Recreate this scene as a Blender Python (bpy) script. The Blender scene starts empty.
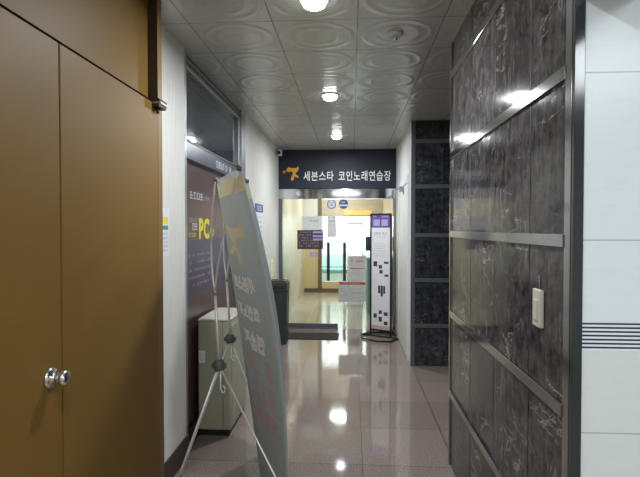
import bpy, bmesh, math, random
from mathutils import Vector, Matrix
random.seed(7)
S = bpy.context.scene
COL = S.collection

# ------------------------------------------------------------------ camera
cam_d = bpy.data.cameras.new('camera'); cam = bpy.data.objects.new('camera', cam_d); COL.objects.link(cam)
cam_d.sensor_fit = 'HORIZONTAL'; cam_d.sensor_width = 36.0; cam_d.lens = 36.0 * 500 / 640
cam_d.clip_start = 0.02
cam.location = (0, 0, 1.54)
cam.rotation_euler = (math.radians(90) - math.atan(10.5 / 501.0), 0, math.atan(32 / 500.0))
S.camera = cam

# ------------------------------------------------------------------ world, exposure
w = bpy.data.worlds.new('world'); S.world = w; w.use_nodes = True
w.node_tree.nodes['Background'].inputs[0].default_value = (0.8, 0.9, 1.0, 1)
w.node_tree.nodes['Background'].inputs[1].default_value = 0.15
S.view_settings.view_transform = 'Standard'
S.view_settings.look = 'None'
S.view_settings.exposure = 0.1
S.view_settings.gamma = 1.0
S.view_settings.use_curve_mapping = False


def area(name, loc, size, power, color=(1, 1, 1), rot=(0, 0, 0), shape='DISK', size_y=None, spread=180):
    d = bpy.data.lights.new(name, 'AREA'); d.shape = shape; d.size = size
    if size_y: d.size_y = size_y
    d.energy = power; d.color = color; d.spread = math.radians(spread)
    o = bpy.data.objects.new(name, d); COL.objects.link(o); o.location = loc; o.rotation_euler = rot
    return o


COOL = (0.90, 0.95, 1.0)
# the downlights of the corridor (three in view, one over the camera's way in)
for ly, p in ((2.617, 25), (4.49, 25), (6.44, 23)):
    area('downlight_lamp', (-0.198, ly, 2.672), 0.11, p, COOL)
area('entrance_lamp', (-0.2, 0.35, 2.70), 0.14, 19, COOL)
area('entrance_panel_lamp', (-0.2, -1.6, 2.70), 0.9, 18, (0.93, 0.97, 1.0), shape='SQUARE')
# the tiled side room on the right, near the camera
area('side_room_lamp', (1.65, -0.7, 2.66), 1.1, 50, (0.90, 0.97, 1.0), shape='SQUARE')
# inside the singing rooms behind the glass
area('lobby_lamp', (-0.3, 9.0, 2.66), 0.3, 27, (1.0, 0.98, 0.94), shape='SQUARE')
area('lobby_lamp', (-0.3, 11.0, 2.66), 0.3, 34, (1.0, 0.98, 0.94), shape='SQUARE')
area('booth_lamp', (-0.2, 13.1, 2.60), 0.35, 120, (0.95, 0.98, 1.0), shape='SQUARE')


# ------------------------------------------------------------------ materials
def nodes(name):
    m = bpy.data.materials.new(name); m.use_nodes = True
    nt = m.node_tree
    return m, nt, nt.nodes['Principled BSDF']


def setp(b, **k):
    for n, v in k.items():
        b.inputs[n.replace('_', ' ')].default_value = v


def mat(name, c, rough=0.5, metal=0.0, spec=0.5, noise=0.0, nscale=30, bump=0.0, emit=0, emit_c=None, trans=0.0, stretch=None):
    m, nt, b = nodes(name)
    setp(b, Base_Color=(*c, 1), Roughness=rough, Metallic=metal)
    b.inputs['Specular IOR Level'].default_value = spec
    if trans: b.inputs['Transmission Weight'].default_value = trans
    if emit:
        b.inputs['Emission Color'].default_value = (*(emit_c or c), 1); b.inputs['Emission Strength'].default_value = emit
    if noise or bump:
        tc = nt.nodes.new('ShaderNodeTexCoord'); n = nt.nodes.new('ShaderNodeTexNoise')
        n.inputs['Scale'].default_value = nscale; n.inputs['Detail'].default_value = 4
        if stretch:
            mp = nt.nodes.new('ShaderNodeMapping'); mp.inputs['Scale'].default_value = stretch
            nt.links.new(tc.outputs['Object'], mp.inputs[0]); nt.links.new(mp.outputs[0], n.inputs['Vector'])
        else:
            nt.links.new(tc.outputs['Object'], n.inputs['Vector'])
        if noise:
            r = nt.nodes.new('ShaderNodeValToRGB')
            r.color_ramp.elements[0].position = 0.3; r.color_ramp.elements[1].position = 0.7
            r.color_ramp.elements[0].color = (*[max(0, x * (1 - noise)) for x in c], 1)
            r.color_ramp.elements[1].color = (*[min(1, x * (1 + noise)) for x in c], 1)
            nt.links.new(n.outputs['Fac'], r.inputs[0]); nt.links.new(r.outputs[0], b.inputs['Base Color'])
        if bump:
            bp = nt.nodes.new('ShaderNodeBump'); bp.inputs['Strength'].default_value = bump; bp.inputs['Distance'].default_value = 0.01
            nt.links.new(n.outputs['Fac'], bp.inputs['Height']); nt.links.new(bp.outputs[0], b.inputs['Normal'])
    return m


class NT:
    """small helper to chain math nodes"""
    def __init__(s, nt): s.nt = nt
    def m(s, op, a, b=None, c=None):
        n = s.nt.nodes.new('ShaderNodeMath'); n.operation = op
        for i, v in enumerate((a, b, c)):
            if v is None: continue
            if isinstance(v, (int, float)): n.inputs[i].default_value = v
            else: s.nt.links.new(v, n.inputs[i])
        return n.outputs[0]
    def mix(s, f, a, b):
        n = s.nt.nodes.new('ShaderNodeMix'); n.data_type = 'RGBA'
        for i, v in ((0, f), (6, a), (7, b)):
            if isinstance(v, (int, float)): n.inputs[i].default_value = v
            elif isinstance(v, tuple): n.inputs[i].default_value = v
            else: s.nt.links.new(v, n.inputs[i])
        return n.outputs[2]
    def ramp(s, f, stops):
        n = s.nt.nodes.new('ShaderNodeValToRGB'); e = n.color_ramp.elements
        while len(e) < len(stops): e.new(0.5)
        for i, (p, c) in enumerate(stops):
            e[i].position = p; e[i].color = c if isinstance(c, tuple) else (c, c, c, 1)
        s.nt.links.new(f, n.inputs[0]); return n.outputs[0]
    def noise(s, vec, scale, detail=4, rough=0.5, dist=0.0):
        n = s.nt.nodes.new('ShaderNodeTexNoise')
        n.inputs['Scale'].default_value = scale; n.inputs['Detail'].default_value = detail
        n.inputs['Roughness'].default_value = rough; n.inputs['Distortion'].default_value = dist
        if vec is not None: s.nt.links.new(vec, n.inputs['Vector'])
        return n.outputs['Fac']
    def xyz(s):
        tc = s.nt.nodes.new('ShaderNodeTexCoord'); sp = s.nt.nodes.new('ShaderNodeSeparateXYZ')
        s.nt.links.new(tc.outputs['Object'], sp.inputs[0]); return tc.outputs['Object'], sp.outputs
    def comb(s, x, y, z):
        n = s.nt.nodes.new('ShaderNodeCombineXYZ')
        for i, v in enumerate((x, y, z)):
            if isinstance(v, (int, float)): n.inputs[i].default_value = v
            else: s.nt.links.new(v, n.inputs[i])
        return n.outputs[0]
    def wn(s, vec):
        n = s.nt.nodes.new('ShaderNodeTexWhiteNoise'); n.noise_dimensions = '3D'
        s.nt.links.new(vec, n.inputs['Vector']); return n.outputs['Value']


def floor_mat(name, ca, cb, joint, x0, y0, t, rough):
    m, nt, b = nodes(name); N = NT(nt); vec, (x, y, z) = N.xyz()
    u = N.m('DIVIDE', N.m('SUBTRACT', x, x0), t); v = N.m('DIVIDE', N.m('SUBTRACT', y, y0), t)
    iu, iv = N.m('FLOOR', u), N.m('FLOOR', v)
    du = N.m('ABSOLUTE', N.m('SUBTRACT', N.m('FRACT', N.m('ADD', u, 0.5)), 0.5))
    dv = N.m('ABSOLUTE', N.m('SUBTRACT', N.m('FRACT', N.m('ADD', v, 0.5)), 0.5))
    j = N.m('LESS_THAN', N.m('MINIMUM', du, dv), 0.0052)
    sp = N.ramp(N.noise(vec, 105, 6, 0.75), [(0.36, ca), (0.52, tuple((p + q) / 2 for p, q in zip(ca, cb))), (0.66, cb)])
    tile = N.m('MULTIPLY_ADD', N.wn(N.comb(iu, iv, 0.5)), 0.16, 0.92)
    sc = nt.nodes.new('ShaderNodeVectorMath'); sc.operation = 'SCALE'
    nt.links.new(sp, sc.inputs[0]); nt.links.new(tile, sc.inputs['Scale'])
    nt.links.new(N.mix(j, sc.outputs[0], joint), b.inputs['Base Color'])
    r = N.m('ADD', N.m('MULTIPLY', j, 0.4), N.m('MULTIPLY_ADD', N.noise(vec, 5, 3), 0.05, rough))
    nt.links.new(r, b.inputs['Roughness'])
    return m


def ceiling_mat():
    m, nt, b = nodes('embossed ceiling panels'); N = NT(nt); vec, (x, y, z) = N.xyz()
    t = 0.49
    u = N.m('DIVIDE', N.m('SUBTRACT', x, 0.03), t); v = N.m('DIVIDE', N.m('SUBTRACT', y, 3.37), t)
    fu = N.m('SUBTRACT', N.m('FRACT', u), 0.5); fv = N.m('SUBTRACT', N.m('FRACT', v), 0.5)
    r = N.m('SQRT', N.m('ADD', N.m('MULTIPLY', fu, fu), N.m('MULTIPLY', fv, fv)))
    h = N.ramp(r, [(0.0, 0.35), (0.20, 0.35), (0.27, 0.85), (0.33, 0.30), (0.37, 0.30), (0.42, 0.95), (0.475, 0.1), (0.6, 0.3)])
    edge = N.m('MAXIMUM', N.m('ABSOLUTE', fu), N.m('ABSOLUTE', fv))
    j = N.m('GREATER_THAN', edge, 0.4925)
    hh = N.m('MULTIPLY', h, N.m('SUBTRACT', 1.0, j))
    bp = nt.nodes.new('ShaderNodeBump'); bp.inputs['Strength'].default_value = 0.26; bp.inputs['Distance'].default_value = 0.012
    nt.links.new(hh, bp.inputs['Height']); nt.links.new(bp.outputs[0], b.inputs['Normal'])
    nt.links.new(N.mix(j, (0.58, 0.58, 0.53, 1), (0.25, 0.25, 0.22, 1)), b.inputs['Base Color'])
    setp(b, Roughness=0.26, Metallic=0.15)
    return m


def marble_mat(name, ca, cb, axis, cuts, zcuts, vein=1.0):
    """dark veined stone; every slab (between the cuts) has its own grain"""
    m, nt, b = nodes(name); N = NT(nt); vec, xyz = N.xyz()
    a = xyz[axis]; z = xyz[2]
    ia = 0.0
    for c in cuts:
        s = N.m('GREATER_THAN', a, c); ia = s if isinstance(ia, float) else N.m('ADD', ia, s)
    iz = 0.0
    for c in zcuts:
        s = N.m('GREATER_THAN', z, c); iz = s if isinstance(iz, float) else N.m('ADD', iz, s)
    cell = N.m('ADD', N.m('MULTIPLY', ia, 7.31), N.m('MULTIPLY', iz, 3.77))
    rnd = N.wn(N.comb(ia, iz, 0.3))
    p = N.comb(N.m('ADD', a, cell), N.m('MULTIPLY', cell, 1.7), z)
    pv = N.comb(N.m('MULTIPLY', N.m('ADD', a, cell), 16.0), cell, N.m('MULTIPLY', z, 2.2))     # upright grain
    g = N.m('ADD', N.m('MULTIPLY', N.noise(pv, 2.2, 5, 0.65, 0.4), 0.36), N.m('MULTIPLY', N.noise(p, 17, 6, 0.68), 0.64))
    base = N.ramp(g, [(0.38, ca), (0.62, cb)])
    sc = nt.nodes.new('ShaderNodeVectorMath'); sc.operation = 'SCALE'
    nt.links.new(base, sc.inputs[0]); nt.links.new(N.m('MULTIPLY_ADD', rnd, 0.5, 0.75), sc.inputs['Scale'])
    ph = N.comb(N.m('MULTIPLY', N.m('ADD', a, cell), 0.8), cell, N.m('MULTIPLY', z, 2.6))
    n1 = N.noise(ph, 2.6, 6, 0.62, 0.5)
    line = N.ramp(N.m('ABSOLUTE', N.m('SUBTRACT', n1, 0.5)), [(0.0, 1.0), (0.004, 0.7), (0.010, 0.0)])
    mask = N.ramp(N.noise(p, 3.4, 2), [(0.55, 0.0), (0.63, 1.0)])
    n2 = N.noise(pv, 1.0, 5, 0.6, 0.3)
    fl = N.ramp(N.m('ABSOLUTE', N.m('SUBTRACT', n2, 0.47)), [(0.0, 0.8), (0.006, 0.4), (0.014, 0.0)])
    mask2 = N.ramp(N.noise(p, 5.5, 3), [(0.52, 0.0), (0.66, 1.0)])
    f = N.m('MINIMUM', N.m('MULTIPLY', N.m('ADD', N.m('MULTIPLY', line, mask), N.m('MULTIPLY', fl, mask2)), 0.60 * vein), 1.0)
    nt.links.new(N.mix(f, sc.outputs[0], (0.55, 0.52, 0.50, 1)), b.inputs['Base Color'])
    nt.links.new(N.m('MULTIPLY_ADD', g, 0.08, 0.05), b.inputs['Roughness']); b.inputs['IOR'].default_value = 1.22
    return m


def tile_mat():
    m, nt, b = nodes('white wall tiles'); N = NT(nt); vec, (x, y, z) = N.xyz()
    low = N.m('LESS_THAN', z, 1.186)
    zz = N.m('DIVIDE', N.m('SUBTRACT', N.m('MULTIPLY_ADD', low, 0.08, z), 1.505), 0.480)
    d = N.m('ABSOLUTE', N.m('SUBTRACT', N.m('FRACT', N.m('ADD', zz, 0.5)), 0.5))
    j = N.m('LESS_THAN', d, 0.004)
    mid = N.m('MULTIPLY', N.m('GREATER_THAN', z, 1.186), N.m('LESS_THAN', z, 1.266))
    st = N.m('MULTIPLY', mid, N.m('GREATER_THAN', N.m('FRACT', N.m('DIVIDE', N.m('SUBTRACT', z, 1.1855), 0.01150)), 0.52))
    wv = N.noise(N.comb(N.m('MULTIPLY', x, 5.0), y, N.m('MULTIPLY', z, 22.0)), 2.0, 3)
    c1 = N.mix(low, (0.70, 0.765, 0.80, 1), (0.66, 0.70, 0.69, 1))
    c1 = N.mix(N.ramp(wv, [(0.52, 0.0), (0.72, 0.12)]), c1, (0.45, 0.49, 0.53, 1))
    c2 = N.mix(j, c1, (0.38, 0.42, 0.44, 1))
    c3 = N.mix(mid, c2, (0.72, 0.79, 0.84, 1))
    c4 = N.mix(st, c3, (0.03, 0.035, 0.05, 1))
    nt.links.new(c4, b.inputs['Base Color']); setp(b, Roughness=0.28)
    return m


def glass_mat(name, tint=(0.93, 0.96, 0.94), refl=0.10):
    m = bpy.data.materials.new(name); m.use_nodes = True; nt = m.node_tree
    nt.nodes.remove(nt.nodes['Principled BSDF'])
    t = nt.nodes.new('ShaderNodeBsdfTransparent'); t.inputs[0].default_value = (*tint, 1)
    g = nt.nodes.new('ShaderNodeBsdfGlossy'); g.inputs['Roughness'].default_value = 0.02
    fr = nt.nodes.new('ShaderNodeFresnel'); fr.inputs[0].default_value = 1.35
    mx = nt.nodes.new('ShaderNodeMixShader'); nt.links.new(fr.outputs[0], mx.inputs[0])
    nt.links.new(t.outputs[0], mx.inputs[1]); nt.links.new(g.outputs[0], mx.inputs[2])
    nt.links.new(mx.outputs[0], nt.nodes['Material Output'].inputs[0])
    return m


def sheet_mat(name, c, tr=0.45):
    """thin printed banner sheet: some of the light on its far side comes through"""
    m, nt, b = nodes(name); setp(b, Base_Color=(*c, 1), Roughness=0.45)
    t = nt.nodes.new('ShaderNodeBsdfTranslucent'); t.inputs[0].default_value = (*c, 1)
    mx = nt.nodes.new('ShaderNodeMixShader'); mx.inputs[0].default_value = tr
    nt.links.new(b.outputs[0], mx.inputs[1]); nt.links.new(t.outputs[0], mx.inputs[2])
    nt.links.new(mx.outputs[0], nt.nodes['Material Output'].inputs[0])
    return m


M = {}
M['floor'] = floor_mat('polished granite floor tiles', (0.12, 0.090, 0.074, 1), (0.43, 0.355, 0.305, 1), (0.025, 0.018, 0.015, 1), 0.07, 3.232, 0.602, 0.035)
M['floor_in'] = floor_mat('polished beige floor', (0.36, 0.34, 0.27, 1), (0.47, 0.445, 0.36, 1), (0.28, 0.26, 0.21, 1), 0.07, 7.6, 0.8, 0.12)
M['ceiling'] = ceiling_mat()
M['ceiling_plain'] = mat('white ceiling paint', (0.62, 0.65, 0.64), 0.7)
ZB = [0.475, 0.990, 1.502, 2.003, 2.515]
M['marble'] = marble_mat('dark brown veined marble', (0.018, 0.0155, 0.017, 1), (0.122, 0.110, 0.112, 1), 1, (1.85, 2.293, 2.747), ZB)
M['marble_dark'] = marble_mat('black veined marble', (0.016, 0.017, 0.021, 1), (0.075, 0.076, 0.085, 1), 0, (1.01,), (0.45, 0.96, 1.46, 2.0, 2.5), 0.55)
M['tile'] = tile_mat()
M['wallpaper'] = mat('ivory wallpaper', (0.71, 0.69, 0.635), 0.55, noise=0.07, nscale=6, stretch=(9, 9, 0.6))
M['white_wall'] = mat('white paint', (0.70, 0.69, 0.66), 0.5)
M['wine'] = mat('dark wine baseboard', (0.040, 0.017, 0.015), 0.4)
M['steel'] = mat('brushed stainless steel', (0.38, 0.375, 0.37), 0.11, 1.0, noise=0.06, nscale=8, stretch=(1, 1, 30))
M['steel_dark'] = mat('dark stainless steel', (0.17, 0.185, 0.205), 0.35, 0.5)
M['rail_steel'] = mat('polished steel rail', (0.55, 0.57, 0.60), 0.07, 1.0)
M['alu'] = mat('grey aluminium frame', (0.36, 0.37, 0.38), 0.35, 0.7)
M['header_blue'] = mat('dark blue grey header', (0.085, 0.095, 0.13), 0.3, 0.2)
M['blue_black'] = mat('blue black header', (0.035, 0.04, 0.065), 0.3)
M['dark_glass'] = mat('dark tinted glass', (0.045, 0.05, 0.062), 0.05, 0.0, 0.8)
M['stone_edge'] = mat('dark polished stone edge', (0.018, 0.026, 0.03), 0.12, 0.0, 0.8)
M['brown'] = mat('brown door paint', (0.185, 0.104, 0.024), 0.5, 0.0, 0.22, noise=0.05, nscale=2.5)
M['brown_dark'] = mat('dark brown groove', (0.04, 0.022, 0.010), 0.6)
M['black_gap'] = mat('black door gap shade', (0.012, 0.009, 0.006), 0.9, 0.0, 0.0)  # colour for the dark gap over the door leaves
M['brown_reveal'] = mat('dark brown frame reveal', (0.05, 0.030, 0.014), 0.55)
M['brown_jamb'] = mat('brown door frame paint', (0.20, 0.115, 0.034), 0.5)
M['chrome'] = mat('chrome', (0.75, 0.73, 0.70), 0.14, 1.0)
M['maroon'] = mat('maroon printed film', (0.085, 0.040, 0.042), 0.30, noise=0.12, nscale=3)
M['purple_band'] = mat('violet print', (0.055, 0.035, 0.085), 0.35)
M['white_print'] = mat('white print', (0.75, 0.75, 0.75), 0.5)
M['pale_print'] = mat('faint pale print', (0.42, 0.34, 0.40), 0.5)
M['yellow_print'] = mat('yellow print', (0.85, 0.70, 0.05), 0.5)
M['beige_metal'] = mat('beige painted metal', (0.365, 0.36, 0.27), 0.42, noise=0.03, nscale=4)
M['beige_top'] = mat('pale beige cabinet top', (0.50, 0.475, 0.40), 0.45)
M['black'] = mat('black plastic', (0.012, 0.012, 0.013), 0.45)
M['rubber'] = mat('black rubber', (0.02, 0.02, 0.02), 0.7)
M['bin'] = mat('dark grey plastic', (0.040, 0.043, 0.050), 0.45, noise=0.05, nscale=20)
M['mat'] = mat('dark brown mat pile', (0.035, 0.027, 0.022), 0.95, noise=0.3, nscale=120, bump=0.5)
M['navy'] = mat('navy sign board', (0.012, 0.015, 0.034), 0.5)
M['letter'] = mat('white letters', (0.86, 0.86, 0.84), 0.4, emit=0.1)
M['orange'] = mat('orange gold emblem', (0.80, 0.42, 0.05), 0.4)
M['banner'] = sheet_mat('grey banner sheet back', (0.57, 0.62, 0.63), 0.4)
M['banner_front'] = sheet_mat('banner sheet front', (0.55, 0.58, 0.58))
M['banner_yellow'] = sheet_mat('faded yellow band', (0.97, 0.94, 0.62), 0.0)
M['banner_gold'] = sheet_mat('faded gold emblem', (0.88, 0.77, 0.45), 0.0)
M['banner_white'] = sheet_mat('faded white lettering', (1.0, 1.0, 1.0), 0.0)
M['banner_red'] = sheet_mat('faded red lettering', (0.70, 0.46, 0.48), 0.12)
M['banner_grey'] = sheet_mat('faded grey lettering', (0.56, 0.60, 0.58), 0.12)
M['rod'] = mat('silver stand rod', (0.74, 0.74, 0.72), 0.3, 0.4)
M['hub'] = mat('grey plastic hub', (0.085, 0.085, 0.085), 0.5)
M['cream_plastic'] = mat('cream plastic', (0.66, 0.63, 0.52), 0.35)
M['white_plastic'] = mat('white plastic', (0.74, 0.75, 0.77), 0.35)
M['paper'] = sheet_mat('white paper', (0.86, 0.86, 0.88), 0.65)
M['wall_paper_slip'] = mat('white paper slip', (0.76, 0.76, 0.78), 0.6)
M['grey_print'] = mat('grey print', (0.28, 0.28, 0.30), 0.6)
M['light_print'] = mat('light grey print', (0.50, 0.50, 0.54), 0.6)
M['dark_print'] = mat('dark print', (0.05, 0.05, 0.07), 0.6)
M['red_print'] = mat('red print', (0.50, 0.08, 0.06), 0.6)
M['pink_print'] = mat('pink print', (0.62, 0.42, 0.43), 0.6)
M['blue_print'] = mat('blue print', (0.03, 0.09, 0.30), 0.5)
M['green_print'] = mat('green print', (0.06, 0.30, 0.14), 0.5)
M['violet'] = mat('violet print field', (0.11, 0.07, 0.26), 0.5)
M['lilac'] = mat('lilac print', (0.40, 0.34, 0.62), 0.5)
M['plum_paper'] = mat('dark plum poster paper', (0.060, 0.040, 0.055), 0.5)
M['glass'] = glass_mat('clear glass')
M['glass_edge'] = mat('pale green glass edge', (0.42, 0.52, 0.48), 0.2)
M['beige_wall'] = mat('beige wall panel', (0.66, 0.62, 0.50), 0.35, noise=0.05, nscale=3)
M['yellow_wall'] = mat('pale yellow panel', (0.64, 0.53, 0.30), 0.4)
M['wood'] = mat('tan wood veneer', (0.47, 0.41, 0.31), 0.45, noise=0.15, nscale=4, stretch=(1, 1, 12))
M['brown_post'] = mat('brown post', (0.16, 0.10, 0.05), 0.45)
M['white_room'] = mat('white room wall', (0.85, 0.87, 0.88), 0.6)
M['teal'] = mat('teal upholstery', (0.17, 0.32, 0.31), 0.5)
M['pale_teal'] = mat('pale teal panel', (0.50, 0.60, 0.60), 0.4)
M['screen'] = mat('lit white screen', (0.9, 0.95, 1.0), 0.4, emit=2.2)
M['orange_lit'] = mat('lit orange strip', (0.9, 0.35, 0.10), 0.4, emit=0.9)
M['lamp'] = mat('lit lamp lens', (1, 1, 1), 0.4, emit=9, emit_c=(0.95, 0.97, 1.0))


# ------------------------------------------------------------------ geometry helpers
class MB:
    def __init__(s): s.bm = bmesh.new(); s.mats = []
    def _mi(s, m):
        if m not in s.mats: s.mats.append(m)
        return s.mats.index(m)
    def _new(s, f0, m, smooth=False):
        s.bm.faces.ensure_lookup_table(); k = s._mi(m)
        for f in s.bm.faces[f0:]:
            f.material_index = k; f.smooth = smooth
    def box(s, x0, y0, z0, x1, y1, z1, m, bev=0.0, seg=2):
        b = bmesh.new()
        r = bmesh.ops.create_cube(b, size=1)
        for v in b.verts:
            v.co = Vector((x0 + (x1 - x0) * (v.co.x + .5), y0 + (y1 - y0) * (v.co.y + .5), z0 + (z1 - z0) * (v.co.z + .5)))
        if bev: bmesh.ops.bevel(b, geom=list(b.edges), offset=bev, segments=seg, affect='EDGES', profile=0.5)
        bmesh.ops.recalc_face_normals(b, faces=list(b.faces))
        s.merge(b, m); return s
    def merge(s, b, m, smooth=False, mtx=None):
        if mtx is not None: bmesh.ops.transform(b, matrix=mtx, verts=list(b.verts))
        f0 = len(s.bm.faces); vm = {}
        for v in b.verts: vm[v] = s.bm.verts.new(v.co)
        for f in b.faces:
            try: s.bm.faces.new([vm[v] for v in f.verts])
            except ValueError: pass
        s._new(f0, m, smooth); b.free()
    def tube(s, pts, r, m, n=10, cap=True):
        f0 = len(s.bm.faces); rings = []
        pts = [Vector(p) for p in pts]
        rr = r if isinstance(r, (list, tuple)) else [r] * len(pts)
        for i, p in enumerate(pts):
            t = (pts[min(i + 1, len(pts) - 1)] - pts[max(i - 1, 0)]).normalized()
            a = Vector((0, 0, 1)) if abs(t.z) < 0.9 else Vector((1, 0, 0))
            u = t.cross(a).normalized(); v = t.cross(u)
            rings.append([s.bm.verts.new(p + rr[i] * (u * math.cos(2 * math.pi * k / n) + v * math.sin(2 * math.pi * k / n))) for k in range(n)])
        for a, b in zip(rings, rings[1:]):
            for k in range(n): s.bm.faces.new((a[k], a[(k + 1) % n], b[(k + 1) % n], b[k]))
        if cap: s.bm.faces.new(rings[0][::-1]); s.bm.faces.new(rings[-1])
        s._new(f0, m, True); return s
    def lathe(s, prof, m, n=24, mtx=None, smooth=True):
        """prof: (radius, height) about local z"""
        b = bmesh.new(); rings = []
        for r, h in prof:
            rings.append([b.verts.new((r * math.cos(2 * math.pi * k / n), r * math.sin(2 * math.pi * k / n), h)) for k in range(n)])
        for a, c in zip(rings, rings[1:]):
            for k in range(n): b.faces.new((a[k], a[(k + 1) % n], c[(k + 1) % n], c[k]))
        b.faces.new(rings[0][::-1]); b.faces.new(rings[-1])
        bmesh.ops.recalc_face_normals(b, faces=list(b.faces))
        s.merge(b, m, smooth, mtx); return s
    def prism(s, poly, d0, d1, m, frame):
        """poly in the (a, b) plane of frame, thickness d0..d1 along its normal; frame maps (a, b, d) to a point"""
        f0 = len(s.bm.faces)
        A = [s.bm.verts.new(frame(a, b, d0)) for a, b in poly]; B = [s.bm.verts.new(frame(a, b, d1)) for a, b in poly]
        s.bm.faces.new(A); s.bm.faces.new(B[::-1]); n = len(poly)
        for k in range(n): s.bm.faces.new((A[k], B[k], B[(k + 1) % n], A[(k + 1) % n]))
        s.bm.faces.ensure_lookup_table()
        bmesh.ops.recalc_face_normals(s.bm, faces=s.bm.faces[f0:])
        s._new(f0, m); return s
    def rect(s, a0, b0, a1, b1, d0, d1, m, frame):
        return s.prism([(a0, b0), (a1, b0), (a1, b1), (a0, b1)], d0, d1, m, frame)
    def text(s, body, a0, b0, a1, b1, d0, d1, m, frame, mirror=False, bold=0.03):
        """lettering fitted into the box a0..a1, b0..b1 of frame"""
        vs, fs = glyphs(body, bold)
        x0 = min(v[0] for v in vs); x1 = max(v[0] for v in vs); y0 = min(v[1] for v in vs); y1 = max(v[1] for v in vs)
        f0 = len(s.bm.faces)
        def put(d):
            out = []
            for x, y in vs:
                u = (x - x0) / (x1 - x0); v = (y - y0) / (y1 - y0)
                if mirror: u = 1 - u
                out.append(s.bm.verts.new(frame(a0 + (a1 - a0) * u, b0 + (b1 - b0) * v, d)))
            return out
        A = put(d1)
        for f in fs:
            try: s.bm.faces.new([A[i] for i in f])
            except ValueError: pass
        s._new(f0, m); return s
    def strokes(s, a0, b0, a1, b1, n, m, frame, d0, d1, rnd, w=1.0):
        """a row of small unreadable printed characters"""
        wch = (a1 - a0) / n
        for k in range(n):
            x0 = a0 + wch * (k + 0.08); x1 = a0 + wch * (k + 0.86)
            lw = 0.13 * w * (b1 - b0); lh = 0.17 * w * abs(x1 - x0)
            if rnd.random() < 0.12: continue
            if rnd.random() < .8: s.rect(x0, b1 - lw, x0 + (x1 - x0) * rnd.uniform(.6, 1), b1, d0, d1, m, frame)
            if rnd.random() < .7: s.rect(x0, b0, x1, b0 + lw, d0, d1, m, frame)
            xx = x0 + (x1 - x0) * rnd.uniform(.0, .3); s.rect(xx, b0, xx + lh, b1, d0, d1, m, frame)
            if rnd.random() < .7:
                xx = x1 - lh; s.rect(xx, b0 + (b1 - b0) * rnd.uniform(0, .3), xx + lh, b1, d0, d1, m, frame)
            if rnd.random() < .5:
                yy = (b0 + b1) / 2; s.rect(x0, yy - lw / 2, x1, yy + lw / 2, d0, d1, m, frame)
        return s
    def build(s, name, parent=None, loc=None):
        me = bpy.data.meshes.new(name); s.bm.to_mesh(me); s.bm.free()
        for m in s.mats: me.materials.append(M[m])
        o = bpy.data.objects.new(name, me); COL.objects.link(o)
        if parent is not None: o.parent = parent
        if loc is not None: o.location = loc
        return o


_G = {}
def glyphs(body, bold):
    if (body, bold) in _G: return _G[(body, bold)]
    c = bpy.data.curves.new('tmp_text', 'FONT'); c.body = body; c.offset = bold; c.resolution_u = 3; c.space_character = 1.12
    o = bpy.data.objects.new('tmp_text', c); COL.objects.link(o)
    dg = bpy.context.evaluated_depsgraph_get(); dg.update()
    me = bpy.data.meshes.new_from_object(o.evaluated_get(dg))
    out = ([(v.co.x, v.co.y) for v in me.vertices], [list(p.vertices) for p in me.polygons])
    bpy.data.objects.remove(o); bpy.data.curves.remove(c); bpy.data.meshes.remove(me)
    _G[(body, bold)] = out
    return out


def thing(name, label, cat, loc=(0, 0, 0), rz=0, group=None):
    o = bpy.data.objects.new(name, None); COL.objects.link(o); o.empty_display_size = 0.1
    o.location = loc; o.rotation_euler = (0, 0, rz); o['label'] = label; o['category'] = cat
    if group: o['group'] = group
    return o


def tag(o, label, cat, group=None):
    o['label'] = label; o['category'] = cat
    if group: o['group'] = group
    return o


def struct(o):
    o['kind'] = 'structure'; return o


def copy_tree(o, parent=None):
    c = o.copy(); COL.objects.link(c)
    if parent is not None: c.parent = parent
    for ch in list(o.children): copy_tree(ch, c)
    return c


FY = lambda a, b, d: Vector((a, -d, b))     # a sheet facing the camera (-y): a = x, b = z, d = out of the wall
FXL = lambda a, b, d: Vector((d, a, b))     # a sheet on the left wall facing +x: a = y
FXR = lambda a, b, d: Vector((-d, a, b))    # a sheet on the right wall facing -x: a = y

HC = 2.73
XL = -1.12
# ------------------------------------------------------------------ setting: floor, ceiling
struct(MB().box(-1.6, -3.0, -0.1, 3.2, 7.60, 0, 'floor').build('floor'))
struct(MB().box(-1.6, 7.60, -0.1, 3.2, 14.2, 0, 'floor_in').build('floor'))
struct(MB().box(-1.6, -3.0, HC, 3.2, 7.72, HC + 0.1, 'ceiling').build('ceiling'))
struct(MB().box(-1.6, 7.72, HC, 3.2, 14.2, HC + 0.1, 'ceiling_plain').build('ceiling'))
struct(MB().box(-1.6, -3.1, 0, 3.2, -3.0, HC, 'white_wall').build('wall_back'))

# left: wallpapered wall in three runs (by the brown door, past the shop window) and a dark baseboard
o = MB()
o.box(-1.32, 2.592, 0, XL + 0.01, 3.27, HC, 'wallpaper')
o.box(-1.32, 5.20, 0, XL, 7.72, HC, 'wallpaper')
struct(o.build('wall_left'))
o = MB().box(XL + 0.01, 2.592, 0, XL + 0.022, 3.27, 0.145, 'wine', 0.003).box(XL, 5.20, 0, XL + 0.012, 7.60, 0.10, 'wine', 0.003)
struct(o.build('baseboard_left'))
struct(MB().box(-1.32, -3.0, 0, -1.0, 0.66, HC, 'white_wall').build('wall_left_near'))

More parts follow.
